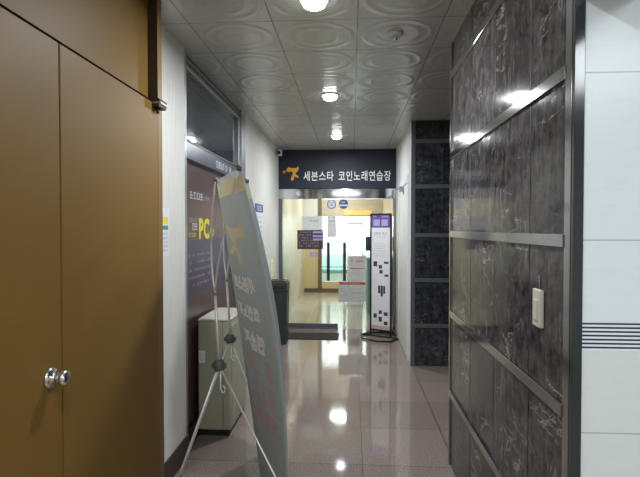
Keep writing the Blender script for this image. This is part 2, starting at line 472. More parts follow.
# brown steel double door, flush in its frame, with a recessed panel over it
D = MB()
D.box(-1.32, 0.66, 0, -1.0, 0.73, HC, 'brown_jamb', 0.002).box(-1.32, 2.535, 0, -1.0, 2.592, HC, 'brown_jamb', 0.002)
D.box(-1.32, 0.73, 0, -1.10, 2.535, HC, 'brown_dark')
door = struct(D.build('door_1'))
leafs = [(0.732, 1.658), (1.667, 2.533)]
for y0, y1 in leafs:
    lf = MB().box(-1.09, y0, 0.006, -1.0, y1, 2.172, 'brown', 0.0025).build('door_leaf', door)
    if y0 > 1: continue
    ky = 1.590
    kb = MB()
    T = Matrix.Translation((-1.0, ky, 1.042)) @ Matrix.Rotation(math.pi / 2, 4, 'Y')
    kb.lathe([(0.001, 0), (0.036, 0), (0.036, 0.005), (0.031, 0.011), (0.016, 0.013), (0.012, 0.022), (0.014, 0.030), (0.023, 0.035),
              (0.0275, 0.044), (0.027, 0.054), (0.021, 0.061), (0.010, 0.064), (0.001, 0.0645)], 'chrome', 32, T)
    kb.box(-0.9365, ky - 0.0015, 1.036, -0.9352, ky + 0.0015, 1.048, 'black')
    k = kb.build('door_knob', lf); k['label'] = 'round chrome knob'
MB().box(-1.09, 0.73, 2.1725, -1.0025, 2.535, 2.1815, 'black_gap').build('gap_shade_strip', door)  # black strip added as the shade in the gap above the leaves
MB().box(-1.05, 2.5335, 2.19, -1.0005, 2.5352, HC, 'brown_reveal').build('frame_reveal', door)
MB().box(-1.10, 0.73, 2.182, -1.05, 2.535, HC, 'brown').build('transom_panel', door)
pv = MB()
pv.box(-1.005, 2.46, 2.150, -0.965, 2.56, 2.166, 'brown_dark', 0.002).box(-1.002, 2.47, 2.166, -0.960, 2.565, 2.178, 'beige_top', 0.002).box(-1.005, 2.46, 2.178, -0.962, 2.56, 2.190, 'brown_dark', 0.002)
pv.lathe([(0.001, 0), (0.008, 0.003), (0.008, 0.03), (0.001, 0.03)], 'brown_dark', 12, Matrix.Translation((-0.988, 2.50, 2.121)))
p = pv.build('top_pivot', door)

# shop window in the left wall: jambs, header, transom glass
W = MB()
W.box(-1.32, 3.27, 0, XL + 0.004, 3.33, HC, 'alu', 0.002)
W.box(-1.32, 5.02, 0, XL + 0.004, 5.20, HC, 'alu', 0.002)
W.box(-1.32, 3.33, 2.655, -1.135, 5.02, HC, 'blue_black')
W.box(-1.30, 3.33, 2.628, -1.128, 5.02, 2.655, 'alu', 0.002)
W.box(-1.30, 3.33, 2.134, -1.122, 5.02, 2.150, 'black')
W.box(-1.30, 3.33, 2.020, -1.128, 5.02, 2.134, 'header_blue', 0.002)
W.box(-1.32, 3.33, 0, -1.175, 5.02, 2.020, 'wine')
W.box(-1.30, 4.955, 2.150, -1.135, 5.02, 2.628, 'alu', 0.002)
W.box(-1.16, 3.33, 0, -1.135, 5.02, 0.12, 'wine', 0.002)
W.box(-1.20, 3.33, 2.690, -1.128, 5.02, 2.700, 'alu')
win = struct(W.build('window_1'))
MB().box(-1.168, 3.33, 2.150, -1.16, 4.955, 2.628, 'dark_glass').build('transom_glass', win)
rnd = random.Random(3)
hd = MB(); hd.strokes(4.10, 2.045, 4.62, 2.10, 7, 'white_print', lambda a, b, d: FXL(a, b, d), -1.128, -1.1265, rnd)
hd.build('header_lettering', win)

# maroon film on the lower glass
po = thing('window_poster', 'maroon window film with a yellow PC on the shop window behind the beige cabinet', 'poster', (-1.175, 4.175, 0.12))
fr = lambda a, b, d: Vector((d, a - 4.175, b - 0.12))
b = MB().rect(3.33, 0.12, 5.02, 2.02, 0.0, 0.010, 'maroon', fr); b.build('film', po)
b = MB().rect(3.335, 1.05, 5.015, 1.45, 0.010, 0.0105, 'purple_band', fr)
b.build('violet_band', po)
b = MB(); b.text('PC', 3.74, 1.452, 4.02, 1.618, 0.0105, 0.012, 'yellow_print', fr, bold=0.05)
b.text('방', 4.04, 1.47, 4.16, 1.54, 0.0105, 0.012, 'yellow_print', fr)
b.strokes(3.51, 1.475, 3.72, 1.505, 4, 'yellow_print', fr, 0.0105, 0.0115, rnd)
t = b.build('lettering', po); t['label'] = 'yellow PC lettering'
b = MB(); b.strokes(3.53, 1.755, 3.86, 1.805, 4, 'white_print', fr, 0.0105, 0.0115, rnd)
b.strokes(3.88, 1.760, 4.05, 1.79, 4, 'pale_print', fr, 0.0105, 0.0115, rnd)
b.strokes(3.51, 1.585, 3.71, 1.615, 4, 'pale_print', fr, 0.0105, 0.0115, rnd)
b.strokes(3.58, 1.525, 3.71, 1.575, 2, 'white_print', fr, 0.0105, 0.0115, rnd)
for i in range(5):
    z = 1.33 - i * 0.055
    b.strokes(3.50, z, 4.15, z + 0.018, 18, 'pale_print', fr, 0.0105, 0.0112, rnd)
b.build('lettering', po)

# right: veined marble wall in a steel grid, its near end a tiled wall
struct(MB().box(0.640, 1.50, 0, 2.7, 3.285, HC, 'marble').build('wall_right'))
t1 = MB()
t1.box(0.632, 1.497, 0, 0.641, 1.538, HC, 'steel', 0.001)
t1.box(0.630, 3.262, 0, 0.641, 3.290, HC, 'steel', 0.001)
for z in ZB: t1.box(0.628, 1.538, z - 0.020, 0.641, 3.262, z + 0.020, 'steel', 0.0015)
struct(t1.build('trim_1'))
t2 = MB()
for y in (1.85, 2.293, 2.747): t2.box(0.6388, y - 0.002, 0, 0.6402, y + 0.002, HC, 'black')
struct(t2.build('trim_2'))
struct(MB().box(0.634, 1.480, 0, 0.6625, 1.497, HC, 'stone_edge', 0.001).build('trim_3'))
struct(MB().box(0.6625, 1.488, 0, 2.7, 1.50, HC, 'tile').build('wall_right_near'))
# the doorway into the tiled side room: lintel, far walls
struct(MB().box(0.663, -3.0, 2.19, 0.80, 1.488, HC, 'white_wall').build('wall_lintel'))
struct(MB().box(2.7, -3.0, 0, 2.8, 3.285, HC, 'white_wall').build('wall_side_room'))
struct(MB().box(0.663, -3.0, 0, 0.80, -0.9, 2.186, 'white_wall').build('wall_right_back'))

# side passage and black marble pillar wall beyond it
struct(MB().box(3.0, 3.285, 0, 3.1, 5.9, HC, 'marble_dark').build('wall_passage'))
P = struct(MB().box(0.662, 5.614, 0, 3.0, 5.80, HC, 'marble_dark').build('wall_pillar'))
t4 = MB()
t4.box(0.654, 5.604, 0, 0.700, 5.640, HC, 'steel_dark', 0.002)
for z in (0.45, 0.96, 1.46, 2.0, 2.5): t4.box(0.700, 5.606, z - 0.022, 3.0, 5.616, z + 0.022, 'steel_dark', 0.001)
for x in (1.01, 1.46, 1.91): t4.box(x - 0.002, 5.6125, 0, x + 0.002, 5.6145, HC, 'black')
struct(t4.build('trim_4'))

# right white wall past the pillar with a white door
w3 = MB().box(0.662, 5.80, 0, 0.80, 7.72, HC, 'white_wall').box(0.655, 5.640, 0, 0.662, 5.80, HC, 'white_wall')
struct(w3.build('wall_right_far'))
d3 = MB().box(0.640, 5.80, 0, 0.662, 5.88, 2.15, 'white_plastic', 0.003).box(0.640, 6.98, 0, 0.662, 7.06, 2.15, 'white_plastic', 0.003).box(0.640, 5.88, 2.07, 0.662, 6.98, 2.15, 'white_plastic', 0.003)
d3 = struct(d3.build('door_2'))
MB().box(0.648, 5.885, 0.008, 0.662, 6.975, 2.065, 'white_wall', 0.002).build('door_leaf', d3)
MB().box(0.6, 6.28, 2.00, 0.648, 6.46, 2.055, 'alu', 0.004).box(0.61, 6.40, 2.055, 0.63, 6.90, 2.068, 'alu', 0.002).build('door_closer', d3)

# ------------------------------------------------------------------ shop front at the end: header rail, glass door leaf, fixed pane
h = MB()
h.box(-1.12, 7.60, 1.985, 0.662, 7.72, 2.135, 'rail_steel', 0.003)
h.box(-1.12, 7.60, 0, -1.065, 7.72, 1.985, 'steel_dark', 0.003)
h.box(0.62, 7.60, 0, 0.662, 7.72, 1.985, 'steel', 0.003)
h.box(-1.065, 7.60, 0, -0.21, 7.72, 0.012, 'steel_dark')
struct(h.build('trim_5'))
gd = struct(MB().box(-1.06, 7.640, 0.012, -0.215, 7.650, 1.985, 'glass').build('door_3'))
MB().box(-1.06, 7.634, 0.012, -0.215, 7.656, 0.075, 'steel_dark', 0.002).build('bottom_rail', gd)
MB().box(-0.217, 7.638, 0.075, -0.2155, 7.652, 1.985, 'glass_edge').build('glass_edge', gd)
gw = struct(MB().box(-0.205, 7.660, 0.0, 0.62, 7.670, 1.985, 'glass').build('window_2'))
MB().box(-0.2075, 7.658, 0.0, -0.2052, 7.672, 1.985, 'glass_edge').build('glass_edge', gw)
struct(MB().box(-1.12, 7.702, 2.135, 0.80, 7.80, HC, 'white_wall').build('wall_end'))

# sign over the door
sg = thing('shop_sign', 'navy shop sign board with white Hangul lettering above the glass door', 'sign', (-0.229, 7.70, 2.135))
sf = lambda a, b, d: Vector((a + 0.229, -d, b - 2.135))
MB().box(-0.889, -0.10, 0.004, 0.889, 0.0, 0.594, 'navy', 0.003).build('board', sg)
b = MB(); b.text('세븐스타', -0.738, 2.256, -0.280, 2.405, 0.1, 0.104, 'letter', sf, bold=0.012)
b.build('lettering', sg); b = MB(); b.text('코인노래연습장', -0.205, 2.252, 0.582, 2.405, 0.1, 0.104, 'letter', sf, bold=0.012)
b.build('lettering', sg)
SEVEN = [(0.00, 0.62), (0.03, 0.80), (0.16, 0.92), (0.24, 1.00), (0.28, 0.90), (0.60, 0.88), (0.82, 0.90), (0.92, 1.02), (0.98, 0.86), (0.92, 0.70),
         (0.78, 0.58), (0.70, 0.50), (0.84, 0.38), (0.98, 0.30), (0.94, 0.20), (0.76, 0.24), (0.64, 0.34), (0.60, 0.16), (0.52, 0.00), (0.36, 0.02),
         (0.40, 0.22), (0.50, 0.44), (0.52, 0.60), (0.34, 0.66), (0.18, 0.60), (0.12, 0.70)]
b = MB(); b.prism([(-1.005 + 0.20 * x, 2.262 + 0.215 * y) for x, y in SEVEN], 0.1, 0.108, 'orange', sf)
star = []
for k in range(10):
    r = 0.030 if k % 2 == 0 else 0.013; a = math.pi / 2 + k * math.pi / 5
    star.append((-1.035 + r * math.cos(a), 2.395 + r * math.sin(a)))
b.prism(star, 0.1, 0.106, 'orange', sf)
e = b.build('emblem', sg); e['label'] = 'orange seven emblem with a small star'

# security camera at the top left corner
sc = thing('security_camera', 'small white security camera at the left end above the navy sign', 'camera', (-1.12, 7.38, 2.64))
MB().box(0, -0.03, -0.03, 0.012, 0.03, 0.03, 'white_plastic', 0.003).tube([(0.012, 0, 0), (0.05, 0, 0.005), (0.06, -0.02, 0.0)], 0.010, 'white_plastic').build('mount', sc)
MB().box(0.025, -0.11, -0.035, 0.085, 0.03, 0.035, 'white_plastic', 0.012, 3).box(0.02, -0.13, 0.030, 0.09, 0.03, 0.040, 'white_plastic', 0.003).build('camera_body', sc)
MB().lathe([(0.001, 0), (0.024, 0), (0.024, 0.012), (0.001, 0.012)], 'black', 20, Matrix.Translation((0.055, -0.11, 0)) @ Matrix.Rotation(math.pi / 2, 4, 'X')).build('lens', sc)

# ------------------------------------------------------------------ ceiling lamps and detector
lab = ['round ceiling downlight nearest the camera, cut by the top edge of the photo',
       'middle one of the three round ceiling downlights',
       'farthest round ceiling downlight, close to the navy sign']
for i, ly in enumerate((2.617, 4.49, 6.44)):
    if i == 0:
        dl = thing('downlight', lab[0], 'ceiling light', (-0.198, ly, HC), 0, 'round downlights along the corridor ceiling'); d0 = dl
        b = MB(); prof = [(0.064, -0.004), (0.066, -0.010), (0.078, -0.009), (0.084, 0.0), (0.064, 0.0)]
        b.lathe(prof, 'white_plastic', 32); b.build('rim', dl)
        MB().lathe([(0.001, -0.001), (0.064, -0.001), (0.064, -0.020), (0.056, -0.037), (0.034, -0.049), (0.001, -0.053)], 'lamp', 32).build('lens', dl)  # dome shape imitates the bloom around the lit lamp
    else:
        dl = copy_tree(d0); dl.location = (-0.198, ly, HC); dl['label'] = lab[i]
sd = thing('smoke_detector', 'small round detector on the ceiling right of the nearest downlight', 'smoke detector', (0.262, 3.10, HC))
MB().lathe([(0.001, 0), (0.05, 0), (0.05, -0.012), (0.035, -0.022), (0.001, -0.022)], 'ceiling_plain', 28).build('base', sd)
MB().lathe([(0.001, -0.022), (0.014, -0.022), (0.012, -0.04), (0.001, -0.042)], 'chrome', 16).build('sensor', sd)

# ------------------------------------------------------------------ beige cabinet
cb = thing('metal_cabinet', 'beige metal floor cabinet standing against the maroon window film', 'cabinet', (-1.01, 3.88, 0))
MB().box(-0.125, -0.27, 0.045, 0.118, 0.27, 0.852, 'beige_metal', 0.012, 3).build('body', cb)
MB().box(-0.125, -0.272, 0.852, 0.120, 0.272, 0.868, 'beige_top', 0.004).build('top_panel', cb)
MB().box(-0.118, -0.255, 0, 0.105, 0.255, 0.045, 'black', 0.004).build('plinth', cb)
MB().box(0.118, -0.235, 0.10, 0.124, 0.235, 0.82, 'beige_metal', 0.002).build('front_door', cb)
MB().box(0.124, 0.17, 0.45, 0.136, 0.185, 0.56, 'alu', 0.003).build('handle', cb)
cf = lambda a, b, d: Vector((a, -0.27 - d, b))
st = MB().rect(-0.118, 0.545, -0.07, 0.635, 0, 0.0012, 'wall_paper_slip', cf)
for i in range(4): st.strokes(-0.113, 0.562 + 0.017 * i, -0.075, 0.571 + 0.017 * i, 5, 'grey_print', cf, 0.0012, 0.0016, rnd)
st.build('paper_label', cb)
MB().box(0.060, -0.2715, 0.05, 0.063, -0.270, 0.85, 'hub').build('seam', cb)


# ------------------------------------------------------------------ X banners
def banner_stand(label, loc, front):
    """back of a leaning sheet banner on its rod stand; world coordinates minus loc"""
    L = Vector((-0.655, 2.42, 0.0))
    V = lambda x, y, z: Vector((x, y, z)) - L
    root = thing('banner_stand', label, 'banner stand', loc, 0, 'sheet banners on rod stands')
    TL, TR = Vector((-0.740, 2.70, 1.803)), Vector((-0.490, 2.17, 1.803))
    BL, BR = Vector((-0.515, 2.795, 0.10)), Vector((-0.280, 2.265, 0.10))
    nf = Vector((0.91, 0.417, 0.20)).normalized()
    def P(u, v, d=0.0):
        p = (BL.lerp(BR, u)).lerp(TL.lerp(TR, u), v)
        b = math.sin(math.pi * min(max(v, 0), 1)) * (0.006 + 0.058 * max(u, 0) ** 1.5)
        return p + nf * (b - d) - L
    n, q = 10, 24
    bm = MB(); 
    for side, d, m in ((0, 0.0, 'banner'), (1, -0.0015, 'banner_front')):
        f0 = len(bm.bm.faces)
        g = [[bm.bm.verts.new(P(i / n, j / q, d)) for i in range(n + 1)] for j in range(q + 1)]
        for j in range(q):
            for i in range(n):
                f = (g[j][i], g[j][i + 1], g[j + 1][i + 1], g[j + 1][i])
                bm.bm.faces.new(f if side == 0 else f[::-1])
        bm._new(f0, m, True)
        if side == 0: g0 = g
        else:
            f0 = len(bm.bm.faces)
            ring = lambda G: [G[0][i] for i in range(n + 1)] + [G[j][n] for j in range(1, q + 1)] + [G[q][i] for i in range(n - 1, -1, -1)] + [G[j][0] for j in range(q - 1, 0, -1)]
            A, B = ring(g0), ring(g)
            for k in range(len(A)): bm.bm.faces.new((A[k], B[k], B[(k + 1) % len(A)], A[(k + 1) % len(A)]))
            bm._new(f0, 'banner')
    sheet = bm.build('banner_sheet', root)
    F = lambda a, b, d: P(a, b, d)
    rr = random.Random(11)
    def sheet_band(b0, b1, m):
        o = MB(); f0 = 0
        g = [[o.bm.verts.new(P(i / 8, b, 0.0012)) for i in range(9)] for b in (b0, (b0 + b1) / 2, b1)]
        for j in range(2):
            for i in range(8): o.bm.faces.new((g[j][i], g[j][i + 1], g[j + 1][i + 1], g[j + 1][i]))
        o._new(0, m, True); return o
    o = sheet_band(0.942, 0.988, 'banner_yellow'); x = o.build('yellow_band', sheet); x['label'] = 'faded yellow band across the top'
    if front:
        o = MB(); o.prism([(0.72 - 0.62 * x, 0.735 + 0.125 * y) for x, y in SEVEN], 0.0012, 0.0018, 'banner_gold', F)
        x = o.build('emblem', sheet); x['label'] = 'faded gold seven emblem seen from behind'
        o = MB(); o.text('세븐스타', 0.06, 0.650, 0.70, 0.700, 0.001, 0.002, 'banner_white', F, mirror=True, bold=0.085)
        o.build('lettering', sheet); o = MB(); o.text('코인노래', 0.10, 0.565, 0.70, 0.615, 0.001, 0.002, 'banner_white', F, mirror=True, bold=0.085)
        o.build('lettering', sheet); o = MB(); o.text('연습장', 0.16, 0.472, 0.72, 0.532, 0.001, 0.002, 'banner_white', F, mirror=True, bold=0.085)
        x = o.build('lettering', sheet)
        o = MB()
        for z in (0.400, 0.320, 0.240): o.strokes(0.16, z, 0.80, z + 0.058, 4, 'banner_red', F, 0.001, 0.0018, rr, 1.7)
        x = o.build('lettering', sheet); x['label'] = 'faded red lettering'
        o = MB()
        for z in (0.455, 0.200, 0.165, 0.130, 0.095): o.strokes(0.16, z, 0.88, z + 0.020, 11, 'banner_grey', F, 0.001, 0.0018, rr)
        o.build('lettering', sheet)
    hub = V(-0.655, 2.42, 0.863); vj = V(-0.676, 2.43, 1.223)
    o = MB(); o.lathe([(0.001, -0.026), (0.022, -0.026), (0.0255, -0.020), (0.0255, 0.020), (0.018, 0.026), (0.001, 0.026)], 'hub', 18, Matrix.Translation(hub))
    o.box(hub.x - 0.036, hub.y - 0.010, hub.z - 0.016, hub.x + 0.036, hub.y + 0.010, hub.z + 0.010, 'hub', 0.004)
    hb = o.build('hub', root)
    ring = [(hub.x + 0.022 + 0.014 * math.cos(t), hub.y - 0.02, hub.z - 0.115 + 0.016 * math.sin(t)) for t in [k * math.pi / 6 - 2.6 for k in range(9)]]
    MB().tube([(hub.x + 0.012, hub.y - 0.015, hub.z - 0.02), (hub.x + 0.012, hub.y - 0.018, hub.z - 0.11)] + ring[2:], 0.0035, 'rod', 8).build('hook', root)
    MB().tube([hub, vj], 0.0072, 'rod', 12).build('pole', root)
    o = MB(); o.lathe([(0.001, -0.014), (0.011, -0.014), (0.0125, 0.0), (0.009, 0.018), (0.001, 0.018)], 'alu', 14, Matrix.Translation(vj)); o.build('joint', root)
    def curve(a, c, e, n=12):
        return [((1 - t) ** 2 * a + 2 * t * (1 - t) * c + t * t * e) for t in [k / n for k in range(n + 1)]]
    tl, tr = P(0.0, 1.0, 0.004), P(1.0, 1.0, 0.004)
    for end, mid in ((tl, V(-0.722, 2.53, 1.47)), (tr, V(-0.61, 2.31, 1.47))):
        c = 2 * mid - 0.5 * (vj + end)
        a = MB().tube(curve(vj, c, end), 0.005, 'rod', 8).build('arm', root)
        MB().lathe([(0.001, -0.012), (0.011, -0.010), (0.011, 0.012), (0.001, 0.014)], 'hub', 12, Matrix.Translation(end)).build('corner_clip', a)
    for foot in (V(-0.964, 2.389, 0.004), V(-0.088, 2.104, 0.004) if front else V(-0.25, 2.24, 0.004)):
        l = MB().tube([hub, foot], 0.0055, 'rod', 10).build('leg', root)
        MB().lathe([(0.001, 0), (0.011, 0), (0.010, 0.03), (0.001, 0.032)], 'rubber', 12, Matrix.Translation(foot - Vector((0, 0, 0.004)))).build('rubber_foot', l)
    return root


banner_stand('grey banner sheet seen from behind, on the rod stand nearest the camera', (-0.655, 2.42, 0), True)
banner_stand('second rod stand with its sheet, mostly hidden behind the grey banner', (-0.745, 3.01, 0), False)

# ------------------------------------------------------------------ trash bin
tb = thing('trash_bin', 'tall dark grey square bin left of the glass door', 'trash bin', (-0.978, 6.64, 0))
o = MB(); bb = bmesh.new()
lo = [bb.verts.new((x * 0.112, y * 0.125, 0.0)) for x, y in ((-1, -1), (1, -1), (1, 1), (-1, 1))]
hi = [bb.verts.new((x * 0.125, y * 0.138, 0.70)) for x, y in ((-1, -1), (1, -1), (1, 1), (-1, 1))]
bb.faces.new(lo[::-1]); bb.faces.new(hi)
for k in range(4): bb.faces.new((lo[k], lo[(k + 1) % 4], hi[(k + 1) % 4], hi[k]))
bmesh.ops.bevel(bb, geom=list(bb.edges), offset=0.010, segments=2, affect='EDGES')
o.merge(bb, 'bin'); o.build('body', tb)
MB().box(-0.130, -0.143, 0.70, 0.130, 0.143, 0.83, 'bin', 0.014, 3).box(-0.115, -0.128, 0.828, 0.115, 0.128, 0.842, 'black', 0.006).build('lid', tb)
MB().box(-0.085, -0.146, 0.735, 0.085, -0.142, 0.775, 'black', 0.001).build('flap', tb)

# door mat
dm = thing('doormat', 'dark brown doormat lying before the glass door', 'mat', (-0.565, 7.06, 0))
MB().box(-0.365, -0.20, 0.001, 0.365, 0.20, 0.012, 'mat', 0.004).build('pile', dm)
o = MB()
for x0, y0, x1, y1 in ((-0.38, -0.215, 0.38, -0.198), (-0.38, 0.198, 0.38, 0.215), (-0.38, -0.2, -0.363, 0.2), (0.363, -0.2, 0.38, 0.2)):
    o.box(x0, y0, 0, x1, y1, 0.008, 'rubber', 0.002)
o.build('border', dm)

# ------------------------------------------------------------------ standing sign right of the door
ss = thing('sign_stand', 'tall black framed standing sign with violet header right of the glass door', 'sign', (0.405, 7.06, 0), math.radians(-30))
wS, z0, z1 = 0.156, 0.10, 1.745
o = MB()
for s in (-1, 1): o.box(s * wS - 0.012, -0.012, 0.02, s * wS + 0.012, 0.012, z1, 'black', 0.003)
o.box(-wS, -0.012, z1 - 0.024, wS, 0.012, z1, 'black', 0.003).box(-wS, -0.012, z0 - 0.012, wS, 0.012, z0 + 0.012, 'black', 0.003)
o.build('frame', ss)
o = MB().box(-wS + 0.012, -0.004, z0 + 0.012, wS - 0.012, 0.004, z1 - 0.024, 'wall_paper_slip'); pn = o.build('panel', ss)
f2 = lambda a, b, d: Vector((a, -0.004 - d, b))
o = MB().rect(-wS + 0.014, 1.545, wS - 0.014, 1.72, 0, 0.001, 'violet', f2)
o.strokes(-0.115, 1.685, -0.03, 1.71, 3, 'white_print', f2, 0.001, 0.0015, rnd).strokes(0.02, 1.69, 0.12, 1.71, 4, 'white_print', f2, 0.001, 0.0015, rnd)
for x in (-0.115, 0.01): o.rect(x, 1.57, x + 0.10, 1.66, 0.001, 0.0014, 'lilac', f2)
x = o.build('header', pn); x['label'] = 'violet header'
o = MB()
o.strokes(-0.11, 1.44, 0.10, 1.48, 8, 'grey_print', f2, 0, 0.001, rnd).strokes(-0.09, 1.40, 0.08, 1.425, 8, 'light_print', f2, 0, 0.001, rnd)
for i in range(6): o.strokes(-0.11, 1.315 - i * 0.035, 0.06 + 0.03 * (i % 2), 1.33 - i * 0.035, 10, 'light_print', f2, 0, 0.001, rnd)
for x, z, a, c in ((-0.115, 1.00, .06, .07), (-0.03, 0.97, .05, .05), (-0.02, 0.90, .05, .05), (0.05, 1.04, .07, .03), (0.06, 0.86, .06, .03), (-0.04, 0.62, .035, .11), (0.0, 0.58, .035, .15), (0.04, 0.62, .03, .11),
                   (-0.03, 0.33, .05, .05), (0.05, 0.31, .06, .05), (-0.11, 0.27, .05, .06), (-0.03, 0.22, .05, .07), (0.05, 0.18, .06, .05)):
    MB().rect(x, z, x + a, z + c, 0, 0.001, 'dark_print', f2).build('picture', pn)
for i in range(5): o.strokes(-0.11, 0.80 - i * 0.03, -0.05, 0.81 - i * 0.03, 4, 'light_print', f2, 0, 0.001, rnd)
o.rect(-wS + 0.014, 0.115, wS - 0.014, 0.165, 0, 0.0008, 'pink_print', f2)
o.build('print', pn)
o = MB(); hx = [(-0.30, -0.02), (-0.24, 0.16), (-0.10, 0.30), (0.10, 0.26), (0.18, 0.10), (0.27, -0.02), (0.26, -0.22), (0.08, -0.30), (-0.16, -0.24), (-0.30, -0.02)]
o.tube([(x, y, 0.014) for x, y in hx], 0.013, 'black', 8)
o.tube([(-0.30, -0.02, 0.014), (-0.156, 0, 0.014), (0.156, 0, 0.014), (0.27, -0.02, 0.014)], 0.012, 'black', 8)
o.build('base_loop', ss)
for p, q in (((-0.156, 0.01, 0.12), (-0.20, 0.20, 0.016)), ((0.156, 0.01, 0.12), (0.13, 0.20, 0.016))): MB().tube([p, q], 0.008, 'black', 8).build('brace', ss)


# ------------------------------------------------------------------ papers on the glass
def sheet(name, label, x0, z0, x1, z1, y, mt, prints, cat='notice', group=None):
    cx = (x0 + x1) / 2
    r = thing(name, label, cat, (cx, y, z0), 0, group)
    f = lambda a, b, d: Vector((a - cx, -d, b - z0))
    MB().rect(x0, z0, x1, z1, 0, 0.0015, mt, f).build('paper', r)
    for nm, fn in prints:
        o = MB(); fn(o, f); o.build(nm, r)
    return r


YG, YW = 7.640, 7.660
sheet('notice', 'white notice above the dark plum poster on the glass door', -0.762, 1.512, -0.456, 1.723, YG, 'paper', [
    ('lettering', lambda o, f: (o.strokes(-0.68, 1.635, -0.52, 1.665, 6, 'grey_print', f, 0.0015, 0.002, rnd),
                                o.strokes(-0.70, 1.56, -0.64, 1.575, 2, 'light_print', f, 0.0015, 0.002, rnd), o.strokes(-0.56, 1.56, -0.50, 1.575, 2, 'light_print', f, 0.0015, 0.002, rnd)))])
sheet('poster', 'dark plum poster of printed lines on the glass door', -0.838, 1.215, -0.441, 1.508, YG, 'plum_paper', [
    ('lettering', lambda o, f: [o.strokes(-0.82, 1.465 - i * 0.042, -0.62 + 0.12 * (i > 2), 1.485 - i * 0.042, 9, 'pale_print', f, 0.0015, 0.002, rnd) for i in range(6)]),
    ('picture', lambda o, f: [o.rect(-0.60, z, -0.455, z + 0.03, 0.0015, 0.002, 'lilac', f) for z in (1.46, 1.40, 1.35)])], 'poster')
sheet('notice', 'tall white paper with a dark top line right of the plum poster', -0.375, 1.40, -0.243, 1.73, YG, 'paper', [
    ('lettering', lambda o, f: (o.strokes(-0.36, 1.69, -0.26, 1.715, 3, 'dark_print', f, 0.0015, 0.002, rnd), o.strokes(-0.36, 1.63, -0.26, 1.66, 4, 'grey_print', f, 0.0015, 0.002, rnd),
                                o.strokes(-0.36, 1.57, -0.26, 1.60, 4, 'light_print', f, 0.0015, 0.002, rnd)))])
sheet('sticker', 'small lilac sticker low on the glass door under the plum poster', -0.642, 1.10, -0.535, 1.17, YG, 'lilac', [
    ('lettering', lambda o, f: o.strokes(-0.62, 1.125, -0.56, 1.15, 3, 'white_print', f, 0.0015, 0.002, rnd))], 'sticker')
sheet('notice', 'white notice with red title on the fixed pane, upper of the two', -0.045, 0.735, 0.213, 1.115, YW, 'paper', [
    ('title', lambda o, f: (o.rect(-0.03, 1.065, 0.198, 1.10, 0.0015, 0.002, 'pink_print', f), o.strokes(-0.02, 1.01, 0.19, 1.05, 6, 'red_print', f, 0.0015, 0.002, rnd), o.rect(-0.03, 0.915, 0.198, 0.93, 0.0015, 0.002, 'red_print', f))),
    ('lettering', lambda o, f: [o.strokes(-0.02, z, 0.19, z + 0.014, 10, 'light_print', f, 0.0015, 0.002, rnd) for z in (0.97, 0.88, 0.85, 0.82)])], group='red titled notices on the fixed pane')
sheet('notice', 'wide white notice with red title strip on the fixed pane, lower of the two', -0.203, 0.405, 0.214, 0.722, YW, 'paper', [
    ('title', lambda o, f: (o.rect(-0.195, 0.672, 0.206, 0.712, 0.0015, 0.002, 'red_print', f), o.strokes(-0.13, 0.68, 0.15, 0.703, 9, 'pink_print', f, 0.002, 0.0025, rnd))),
    ('lettering', lambda o, f: [o.strokes(-0.18, z, 0.02 + 0.16 * (i % 2), z + 0.016, 13, 'grey_print' if i == 3 else 'light_print', f, 0.0015, 0.002, rnd) for i, z in enumerate((0.63, 0.60, 0.57, 0.535, 0.50, 0.47, 0.44))])], group='red titled notices on the fixed pane')


def disc(n, r0, cx, cz): return [(cx + r0 * math.cos(2 * math.pi * k / n), cz + r0 * math.sin(2 * math.pi * k / n)) for k in range(n)]


s1 = thing('sticker', 'round white sticker with a blue ring at the top of the glass door', 'sticker', (-0.312, YG, 1.90), 0, 'stickers under the header rail')
o = MB().prism(disc(28, 0.075, 0, 0), 0, 0.0012, 'white_print', FY); o.build('disc', s1)
o = MB()
for k in range(28):
    if k in (6, 7): continue
    a0, a1 = 2 * math.pi * k / 28, 2 * math.pi * (k + 1) / 28
    o.prism([(0.068 * math.cos(a0), 0.068 * math.sin(a0)), (0.068 * math.cos(a1), 0.068 * math.sin(a1)), (0.054 * math.cos(a1), 0.054 * math.sin(a1)), (0.054 * math.cos(a0), 0.054 * math.sin(a0))], 0.0012, 0.0018, 'blue_print', FY)
o.build('ring', s1)
MB().strokes(-0.035, -0.022, 0.035, 0.026, 3, 'blue_print', FY, 0.0012, 0.0018, rnd).build('lettering', s1)
s2 = thing('sticker', 'blue round sticker with a white bar at the top of the fixed pane', 'sticker', (-0.130, YW, 1.905), 0, 'stickers under the header rail')
MB().prism(disc(28, 0.072, 0, 0), 0, 0.0012, 'blue_print', FY).build('disc', s2)
MB().rect(-0.062, -0.030, 0.062, -0.006, 0.0012, 0.0018, 'white_print', FY).strokes(-0.045, 0.012, 0.045, 0.045, 4, 'white_print', FY, 0.0012, 0.0018, rnd).build('lettering', s2)


# ------------------------------------------------------------------ papers on the left wall
def wall_sheet(name, label, y0, z0, y1, z1, x, mt, prints, cat='notice'):
    cy = (y0 + y1) / 2; r = thing(name, label, cat, (x, cy, z0))
    f = lambda a, b, d: Vector((d, a - cy, b - z0))
    MB().rect(y0, z0, y1, z1, 0, 0.0015, mt, f).build('paper', r)
    for nm, fn in prints:
        o = MB(); fn(o, f); o.build(nm, r)
    return r


